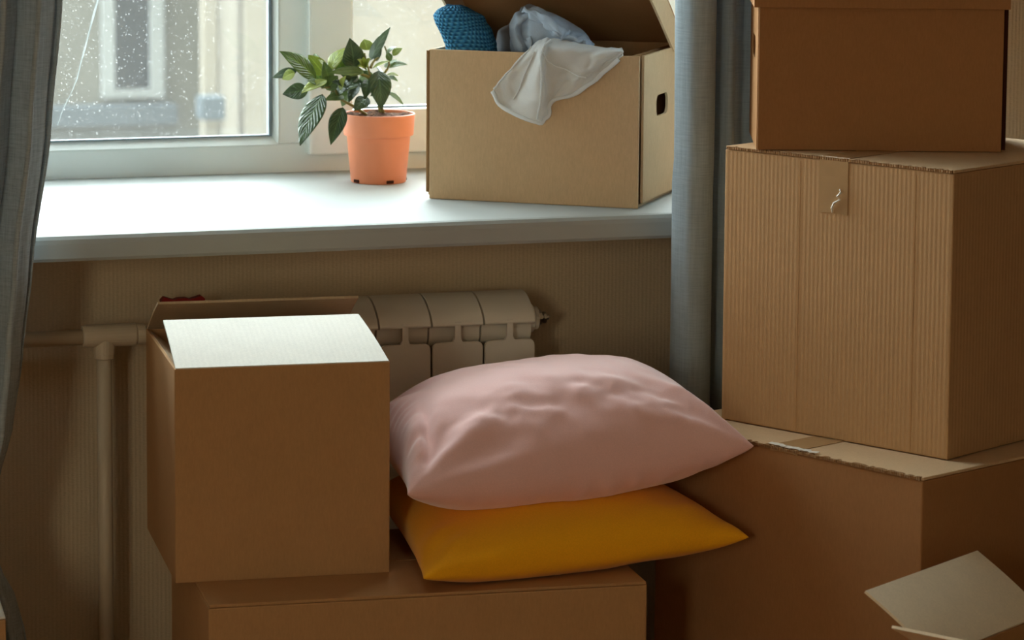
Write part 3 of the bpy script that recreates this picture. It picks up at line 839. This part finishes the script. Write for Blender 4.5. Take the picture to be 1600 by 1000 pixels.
def wp_top(u, v, pr):
    w = .006*N(u*1.7+7, v*1.7+1)
    # crumples where the top rolls over to the front
    band = math.exp(-((v+.58)/.26)**2)*(1-.6*u*u)
    q = N(u*3.1+.8*N(u*2, v*3, 4), v*5.5+2*u, 3)
    w += .0050*band*q + .0038*band*N(u*7.5+v*4, v*7, 9) + .002*band*N(u*17, v*11, 2)
    w += .0022*(1-u*u)*N(u*9, v*4+u*3, 12)
    # vertical pleats low on the front
    low = math.exp(-((v+.97)/.09)**2)*(1 if u > -.2 else .3)
    w += .0012*low*math.sin(42*u+3*N(u*5, 0, 1))
    # pull folds radiating from the corners
    for cx, cyy, f in ((-1, -1, 1.1), (1, -1, .8), (1, 1, .6), (-1, 1, .8)):
        dx, dy = u-cx, v-cyy; r = math.hypot(dx, dy); th = math.atan2(dy*cyy, dx*cx)
        w += f*.008*math.exp(-((r-.45)/.3)**2)*math.sin(th*9+cx)*(pr**.5)
    # deep crease on the left shoulder
    dl = (u+.82)-.10*(v+.4); w -= .014*math.exp(-(dl/.04)**2)*math.exp(-((v+.45)/.38)**2)
    w += .007*math.exp(-((u+.93)/.08)**2)*math.exp(-((v+.1)/.6)**2)*ridge(v*7, u*2, 6)
    return Vector((0, 0, w*min(1, pr*2.6)))
def wp_bot(u, v, pr):
    low = math.exp(-((v+.92)/.12)**2)*(1 if u > -.1 else .4)
    return Vector((0, -.002*low*math.sin(40*u+4*N(u*4, v*3)), .002*N(u*4, v*4, 8)))*min(1, pr*2.6)
def dent_p(u, v): return -.004*(1-u*u)*(1-v)/2
me = cushion_mesh('pink_cushion', [(-.330, -.598, .500), (.150, -.616, .5405), (.100, -.325, .564), (-.298, -.25, .520)],
                    .104, .074, dent_p, .07, .05, .40, 120, wp_top, wp_bot, floorP, ef=.22)
cpk = link('cushion', me, M['pink']); tag(cpk, 'dusty pink linen cushion lying on the yellow one', 'cushion')

# ------------------------------------------------------------------ curtains
# right curtain: pleat line in plan
PL = [(.192, -.232), (.170, -.248), (.165, -.272), (.176, -.300), (.196, -.306), (.214, -.290), (.222, -.262), (.2285, -.250),
      (.235, -.272), (.243, -.280), (.252, -.266), (.259, -.238), (.272, -.226), (.288, -.236), (.304, -.246), (.320, -.236), (.334, -.224), (.350, -.232), (.366, -.244), (.384, -.236), (.40, -.224)]
cols = catmull([(x, y, 0) for x, y in PL], 150)
rows = []
for i in range(90):
    z = .012 + 3.0*i/89; r = []
    for j, c in enumerate(cols):
        s = j/149
        amp = 1 + .12*N(s*4, z*1.1, 3)
        x = c.x + .006*N(z*1.3, s*2, 1)*(1-s*.6) - (.004 if z < .86 else 0)*math.exp(-s*6) + .008*max(0, z-.95)*(-1.2)*math.exp(-s*5)
        y = -.255 + (c.y+.255)*(amp if c.y < -.255 else 1) + .004*N(z*1.7, s*6, 7)*(1 if s < .5 else .3)
        r.append((x, min(y, -.212), z))
    rows.append(r)
me = grid_mesh('right_curtain', rows)
o = link('curtain', me, M['curtain_b'], None, True); solid(o, .0014); tag(o, 'blue grey linen curtain hanging between the sill and the stacked boxes', 'curtain')
# left curtain, gathered low down
edge = [(0, -.752), (.2, -.768), (.25, -.778), (.30, -.789), (.362, -.817), (.415, -.832), (.47, -.815), (.55, -.792), (.644, -.778), (.767, -.763), (.958, -.736), (1.131, -.7195), (1.6, -.69), (2.45, -.66)]
rows = []; nC = 170
for i in range(120):
    z = .012+3.0*i/119; xe = interp(edge, z); wtie = math.exp(-((z-.415)/.22)**2)
    x0 = -1.12+.12*wtie; r = []
    for j in range(nC):
        s = j/(nC-1)
        ph = s*2*math.pi*8.5 + 1.2*N(z*.7, s*3, 2)
        a = (.027-.009*wtie)*(1+.4*N(s*9, z*.6, 5))
        x = x0+(xe-x0)*s + .010*math.sin(2*ph)*(1 if s < .97 else 0)*.8
        y = -.272 + a*math.sin(ph) + .004*N(z*2.5, s*8, 9)
        if s > .955: y += .02*((s-.955)/.045)
        r.append((min(x, xe), min(y, -.212), z))
    rows.append(r)
me = grid_mesh('left_curtain', rows)
o = link('curtain', me, M['curtain_d'], None, True); solid(o, .0014); tag(o, 'dark charcoal linen curtain drawn aside at the left edge of the window', 'curtain')

# ------------------------------------------------------------------ potted plant
PC = Vector((-.136, .262, .8003))
plant = tag(empty('potted_plant', PC), 'leafy green plant in an orange terracotta pot on the white sill', 'plant')
bm = bmesh.new()
prof = [(.0425, .0), (.0435, .002), (.0500, .0725), (.0505, .0735), (.0545, .0742), (.0550, .076), (.0570, .1055), (.0570, .1075), (.0555, .1082), (.0545, .1075), (.0530, .085), (.0480, .07), (.042, .006)]
add_lathe(bm, prof, 56); pot = bm_obj('pot', bm, M['pot'], plant)
for p in pot.data.polygons: p.use_smooth = True
md = pot.modifiers.new('edges', 'EDGE_SPLIT'); md.split_angle = R(40)
for ang in (-139, -63, -100+180, 180-160, 100):
    a = R(ang-YAW*57.3+0); bm = bmesh.new(); xf = Matrix.Rotation(a, 4, 'Z')
    add_box(bm, (.038, -.006, .0012), (.0450, .006, .0062), .0008, 0, xf); bm_obj('drain_slot', bm, M['hole'], plant)
bm = bmesh.new()
seg = 40; ctr = bm.verts.new((0, 0, .107)); pr = None; first = None
for ri in range(1, 9):
    ring = []
    for i in range(seg):
        a = 2*math.pi*i/seg; rr = .0535*ri/8
        ring.append(bm.verts.new((rr*math.cos(a), rr*math.sin(a), .105+.007*N(rr*60*math.cos(a)+9, rr*60*math.sin(a), ri*.3)+(0 if ri < 8 else -.003))))
    for i in range(seg):
        if ri == 1: bm.faces.new((ctr, ring[i], ring[(i+1) % seg]))
        else: bm.faces.new((pr[i], ring[i], ring[(i+1) % seg], pr[(i+1) % seg]))
    pr = ring
bm_obj('soil', bm, M['soil'], plant, True)

def zp(zx, zy, dy=0):     # reading of the plant photo crop -> point relative to the pot
    return at(400+zx/3.127, zy/3.127, PC.y+dy)-PC
stems = [[(540, 560, 0), (470, 515, -.01), (400, 475, -.02), (345, 400, -.02), (335, 360, -.02)],
         [(610, 560, .01), (590, 470, .01), (560, 380, .0), (545, 320, .0), (530, 260, .01)],
         [(625, 560, .0), (600, 460, -.01), (615, 380, -.01), (650, 320, 0), (640, 260, .01), (628, 225, .01)],
         [(400, 475, -.02), (380, 430, -.03), (320, 430, -.035)],
         [(560, 380, 0), (480, 350, -.01), (430, 350, -.01)],
         [(560, 330, 0), (575, 300, .01), (600, 280, .01)]]
for st in stems:
    bm = bmesh.new(); pts = catmull([zp(*q) for q in st], 14)
    add_tube(bm, pts, [.0026-.0014*i/13 for i in range(14)], 8); bm_obj('stem', bm, M['stem'], plant, True)
VW = (CAM-PC).normalized(); VWL = (VW+Vector((0, .35, .75))).normalized()
def leaf(b, t, wpx, kind, roll=0, curl=.12, fold=.25, bow=0):
    B, T = zp(*b), zp(*t); ax = T-B; Ln = ax.length; ax.normalize()
    side = ax.cross(VWL).normalized(); nrm = side.cross(ax).normalized()
    side, nrm = side*math.cos(roll)+nrm*math.sin(roll), nrm*math.cos(roll)-side*math.sin(roll)
    wd = 1.28*wpx/3.127/1008/2/max(.5, math.cos(roll)); rows = []; nv, nu = 16, 10
    for i in range(nv+1):
        s = i/nv
        prof = (math.sin(math.pi*min(1, s**.82))**.85)*(1-.25*s) if 0 < s < 1 else 0.0
        prof = max(prof, .015)
        c = B+ax*Ln*s + nrm*(math.sin(s*math.pi)*curl*Ln) - nrm*(bow*Ln*s*s)
        r = []
        for j in range(nu+1):
            q = -1+2*j/nu
            rip = .05*wd*math.sin(s*34-abs(q)*5)*(abs(q)*(1-abs(q))*4)
            r.append(c+side*(q*wd*prof)+nrm*(abs(q)**1.3*wd*prof*fold + rip - .12*wd*q*q*prof))
        rows.append(r)
    me = grid_mesh('leaf', rows); o = link('leaf', me, M[kind], plant, True); solid(o, .0004); return o
LV = [((295, 385, -.02), (115, 250, -.03), 92, 'leaf_m', .2), ((200, 345, .02), (80, 380, .03), 40, 'leaf_d', .5), ((190, 355, .01), (128, 388, .02), 50, 'leaf_y', .3),
      ((255, 440, -.02), (130, 460, -.01), 66, 'leaf_d', .5), ((345, 390, -.04), (222, 455, -.055), 72, 'leaf_y', -.2),
      ((325, 460, -.04), (215, 712, -.075), 112, 'leaf_d', -.25), ((425, 525, -.03), (365, 708, -.05), 74, 'leaf_d', .2),
      ((335, 365, 0), (255, 268, .01), 70, 'leaf_y', .4), ((300, 330, .01), (285, 262, .03), 46, 'leaf_m', .3), ((350, 360, 0), (300, 290, -.01), 50, 'leaf_y', -.3),
      ((365, 345, -.01), (442, 232, .0), 74, 'leaf_y', .3), ((478, 328, -.01), (458, 186, -.03), 96, 'leaf_d', -.1),
      ((560, 295, -.01), (656, 133, .01), 66, 'leaf_d', .4), ((545, 245, .02), (528, 192, .03), 56, 'leaf_y', .2), ((560, 250, .02), (580, 205, .03), 40, 'leaf_y', .3),
      ((530, 330, -.03), (495, 290, -.04), 40, 'leaf_y', .2), ((535, 330, -.03), (560, 285, -.045), 44, 'leaf_y', -.2), ((530, 335, -.03), (525, 278, -.04), 36, 'leaf_y', .1), ((535, 340, -.03), (500, 325, -.05), 30, 'leaf_y', .2),
      ((530, 350, -.03), (355, 356, -.05), 42, 'leaf_m', .5), ((500, 390, -.02), (400, 350, -.02), 60, 'leaf_d', .3),
      ((395, 470, -.02), (500, 375, -.03), 78, 'leaf_d', .2), ((400, 470, -.03), (495, 425, -.05), 34, 'leaf_m', .4), ((345, 440, -.03), (400, 370, -.03), 70, 'leaf_m', -.3), ((430, 470, -.02), (335, 490, -.03), 46, 'leaf_m', .3),
      ((598, 345, -.04), (612, 535, -.065), 98, 'leaf_d', .12), ((545, 388, -.03), (532, 485, -.05), 50, 'leaf_d', .3), ((545, 475, -.03), (480, 542, -.05), 62, 'leaf_d', .3), ((640, 390, 0), (660, 432, .01), 36, 'leaf_d', .2),
      ((648, 330, -.01), (740, 316, -.02), 46, 'leaf_m', .2), ((668, 272, 0), (716, 236, .0), 42, 'leaf_y', .1), ((640, 262, .0), (690, 228, .02), 24, 'leaf_m', .2),
      ((640, 365, -.01), (696, 370, -.02), 26, 'leaf_y', .2), ((640, 380, -.01), (694, 398, -.02), 30, 'leaf_m', .2), ((640, 450, -.01), (722, 516, -.02), 32, 'leaf_m', .3),
      ((572, 332, -.02), (655, 298, -.03), 40, 'leaf_y', .4), ((660, 300, 0), (640, 255, .01), 30, 'leaf_m', .2), ((520, 400, 0), (445, 440, .01), 60, 'leaf_d', .3), ((460, 440, .01), (420, 520, .02), 50, 'leaf_m', .3),
      ((480, 330, .02), (400, 300, .03), 60, 'leaf_m', .3), ((590, 330, .02), (640, 390, .03), 60, 'leaf_d', .3), ((440, 400, .02), (360, 470, .03), 50, 'leaf_d', .2)]
LV += [((330, 420, -.03), (250, 395, -.05), 54, 'leaf_m', .2), ((360, 400, -.02), (330, 300, -.03), 52, 'leaf_m', .3), ((420, 360, -.01), (395, 270, 0), 56, 'leaf_m', -.2),
       ((500, 330, .01), (510, 230, .02), 60, 'leaf_m', .2), ((590, 300, .02), (612, 205, .03), 46, 'leaf_d', .3), ((450, 430, -.03), (370, 400, -.05), 50, 'leaf_d', .2),
       ((500, 420, -.02), (455, 500, -.03), 54, 'leaf_d', -.2), ((570, 360, 0), (500, 400, .01), 56, 'leaf_m', .3), ((630, 330, .01), (690, 290, .02), 40, 'leaf_m', .3), ((620, 420, .01), (560, 470, .02), 50, 'leaf_d', .2),
       ((350, 420, 0), (270, 350, .02), 60, 'leaf_m', .2), ((440, 340, .01), (480, 270, .02), 56, 'leaf_m', .1), ((410, 440, -.04), (440, 370, -.05), 44, 'leaf_y', .2)]
for b, t, w, kd, roll in LV: leaf(b, t, w, kd, roll, curl=random.uniform(.03, .14), fold=random.uniform(.12, .35))

# ------------------------------------------------------------------ clothes in the box on the sill
FI = Matrix.Rotation(aF, 4, 'Z'); FI.translation = bF.location
FINV = FI.inverted()
def fl_pt(px, py, ly):
    """point seen at a pixel on the plane y = ly of the box's own frame"""
    d = FW + RT*((px-800)/FPX) - UP*((py-PPY)/FPX)
    o = FINV @ CAM; dd = FINV.to_3x3() @ d
    t = (ly-o.y)/dd.y
    return FI @ (o+dd*t)
def lump(name, ctrl, depth, mat, label, nz=26, na=40, p=2.6, disp=.004, seed=0):
    """soft rolled bundle: ctrl = list of (y pixel, left x, right x, local depth) cross sections"""
    rows = []
    for i in range(nz):
        t = i/(nz-1)*(len(ctrl)-1); q = min(int(t), len(ctrl)-2); f = t-q
        a, b = ctrl[q], ctrl[q+1]; yv, xl, xr, ly = [a[z]+(b[z]-a[z])*f for z in range(4)]
        cL, cR = fl_pt(xl, yv, ly), fl_pt(xr, yv, ly); c = (cL+cR)/2; rx = (cR-cL)/2
        dv = Vector((-math.sin(aF), math.cos(aF), 0))*depth
        sc = min(1, math.sqrt(max(0, 1-(1-min(1, (i+.15)/(nz*.22)))**2)))
        r = []
        for j in range(na+1):
            an = 2*math.pi*j/na
            cc, ss = math.cos(an), math.sin(an)
            cc = math.copysign(abs(cc)**(2/p), cc); ss = math.copysign(abs(ss)**(2/p), ss)
            pt = c+rx*cc*(.35+.65*sc)+dv*ss*sc
            pt += Vector((N(an+seed, t*1.3), N(an+seed+5, t*1.3), N(an*1.0+9, t+seed)))*disp
            r.append(pt)
        r[-1] = r[0]; rows.append(r)
    top = [sum((Vector(v) for v in rows[0]), Vector())/(na+1)]*(na+1)
    rows = [[tuple(v) for v in top]]+rows
    me = grid_mesh(name, rows); o = link(name, me, mat, None, True); return o
o = lump('knitted_blanket', [(8, 686, 730, -.083), (24, 680, 750, -.083), (45, 686, 764, -.083), (70, 698, 774, -.083), (100, 704, 778, -.083), (180, 706, 780, -.083)], .032, M['knit'], '')
tag(o, 'blue knitted blanket poking from the left of the clothes box', 'blanket')
o = lump('grey_garment', [(38, 788, 815, .0), (60, 780, 835, .0), (100, 776, 850, .0), (180, 776, 850, .0)], .04, M['greycloth'], '', disp=.006, seed=4)
tag(o, 'dark grey garment deep between blanket and shirt in the box', 'garment')

def loft(name, curves, nr, nc, mat, disp=0, seed=0, th=.0012, fold=None):
    C = [catmull([fl_pt(*q) for q in c], nc) for c in curves]
    rows = []
    colsT = [catmull([C[i][j] for i in range(len(C))], nr) for j in range(nc)]
    for i in range(nr):
        r = []
        for j in range(nc):
            p = colsT[j][i]
            if disp: p = p+Vector((N(i*.22+seed, j*.18), N(i*.22+seed+7, j*.18), N(i*.22, j*.18+seed)))*disp
            if fold: p = p+Vector((math.sin(aF), -math.cos(aF), 0))*fold(i/(nr-1), j/(nc-1))
            r.append(tuple(p))
        rows.append(r)
    me = grid_mesh(name, rows); o = link(name, me, mat, None, True); solid(o, th); return o, rows
fy = -dF/2
# shirt: a collapsed, folded-over sheet, four layers of cloth
sh = empty('shirt', fl_pt(850, 90, -.07)); tag(sh, 'crumpled pale blue cotton shirt spilling up from the box', 'shirt')
parts = [
 ('back_body', [[(815, 12, -.05), (830, 8, -.03), (870, 26, -.02), (905, 45, -.02), (928, 72, -.03)],
                [(806, 30, -.075), (832, 22, -.085), (872, 36, -.075), (905, 54, -.07), (927, 74, -.07)],
                [(798, 52, -.07), (830, 45, -.10), (870, 52, -.105), (900, 62, -.10), (925, 78, -.095)],
                [(800, 90, -.06), (832, 88, -.08), (868, 92, -.08), (898, 95, -.08), (920, 98, -.08)]]),
 ('sleeve', [[(822, 10, -.07), (808, 20, -.075), (798, 34, -.075), (797, 52, -.07), (804, 74, -.07), (812, 92, -.07)],
             [(826, 16, -.09), (814, 30, -.10), (806, 42, -.10), (806, 56, -.098), (812, 74, -.098), (820, 92, -.09)],
             [(832, 22, -.085), (826, 36, -.08), (820, 48, -.078), (818, 58, -.085), (822, 72, -.092), (830, 92, -.085)],
             [(838, 30, -.10), (836, 46, -.10), (832, 56, -.10), (830, 64, -.105), (834, 76, -.105), (842, 92, -.09)]]),
 ('collar', [[(819, 9, -.075), (842, 13, -.08), (868, 24, -.085), (886, 38, -.09), (893, 50, -.095)],
             [(818, 13, -.095), (838, 20, -.108), (862, 34, -.115), (878, 50, -.118), (880, 63, -.118)],
             [(816, 16, -.090), (832, 27, -.10), (848, 42, -.105), (866, 54, -.108), (878, 62, -.112)]]),
 ('cuff', [[(880, 52, -.09), (900, 54, -.09), (918, 60, -.088), (929, 74, -.085)],
           [(872, 56, -.112), (895, 60, -.115), (915, 66, -.112), (927, 75, -.105)],
           [(868, 66, -.10), (892, 70, -.10), (912, 74, -.10), (924, 78, -.10)]])]
for nm, cs in parts:
    o, _ = loft(nm, cs, 26, 34, M['shirt'], .006, len(nm))
    o.parent = sh; o.matrix_parent_inverse = Matrix.Translation(-Vector(sh.location))
# white sheer cloth hanging over the front edge
top = [(840, 64, fy+.012), (852, 60, fy+.008), (866, 60, fy+.010), (888, 64, fy+.008), (912, 69, fy+.010), (940, 74, fy+.008), (958, 75, fy+.010), (972, 76, fy+.004)]
rim = [(826, 78, fy-.004), (838, 76, fy-.010), (848, 75, fy-.016), (858, 76, fy-.008), (890, 76, fy-.012), (925, 80, fy-.006), (955, 79, fy-.010), (975, 80, fy-.004)]
mid = [(800, 106, fy-.004), (822, 112, fy-.007), (846, 116, fy-.022), (858, 112, fy-.010), (888, 105, fy-.010), (918, 106, fy-.014), (945, 97, fy-.007), (974, 83, fy-.006)]
low = [(781, 128, fy-.004), (806, 148, fy-.007), (845, 160, fy-.024), (858, 145, fy-.009), (882, 130, fy-.012), (908, 124, fy-.016), (938, 106, fy-.006), (974, 86, fy-.006)]
hemc = [(771, 141, fy-.004), (788, 168, fy-.008), (838, 191, fy-.018), (856, 182, fy-.010), (864, 158, fy-.010), (902, 145, fy-.014), (940, 116, fy-.007), (973, 87, fy-.006)]
shc = empty('sheer_cloth', fl_pt(850, 100, fy)); tag(shc, 'white sheer cloth hanging over the front of the clothes box', 'cloth')
o, rows = loft('cloth_panel', [top, rim, mid, low, hemc], 48, 84, M['sheer'], .002, 3, .0006, lambda t, u: (.0028*abs(math.sin(u*17+1.5*N(t*2, u*4, 1)+t*1.2))+.0035*max(0, N(u*5, t*2.5, 6)))*min(1, t*3))
o.parent = shc; o.matrix_parent_inverse = Matrix.Translation(-Vector(shc.location))
def hem_tube(pts, r):
    bm = bmesh.new(); P = catmull(pts, 50); out = Vector((math.sin(aF), -math.cos(aF), 0))
    # flattened rolled hem
    prev = None
    for i, p in enumerate(P):
        d = (P[min(i+1, 49)]-P[max(i-1, 0)]).normalized(); b = d.cross(out).normalized()
        w = r*(1+.25*N(i*.3, r*99))
        ring = [bm.verts.new(p+b*w*c+out*(.0014*s+.001)) for c, s in ((-1, 0), (-.6, 1), (.6, 1), (1, 0), (.6, -1), (-.6, -1))]
        if prev:
            for q in range(6): bm.faces.new((prev[q], prev[(q+1) % 6], ring[(q+1) % 6], ring[q]))
        else: bm.faces.new(ring[::-1])
        prev = ring
    bm.faces.new(prev)
    o = bm_obj('hem', bm, M['hem'], None, True); o.parent = shc; o.matrix_parent_inverse = Matrix.Translation(-Vector(shc.location))
hem_tube([Vector(p) for p in rows[-1][::4]], .0032)
hem_tube([Vector(r[0]) for r in rows[8::4]], .0012)
hem_tube([Vector(r[24]) for r in rows[4::4]], .0014)
hem_tube([Vector(r[12]) for r in rows[14:40:4]], .0008)
hem_tube([Vector(rows[14+q*2][30+q*3]) for q in range(12)], .0009)
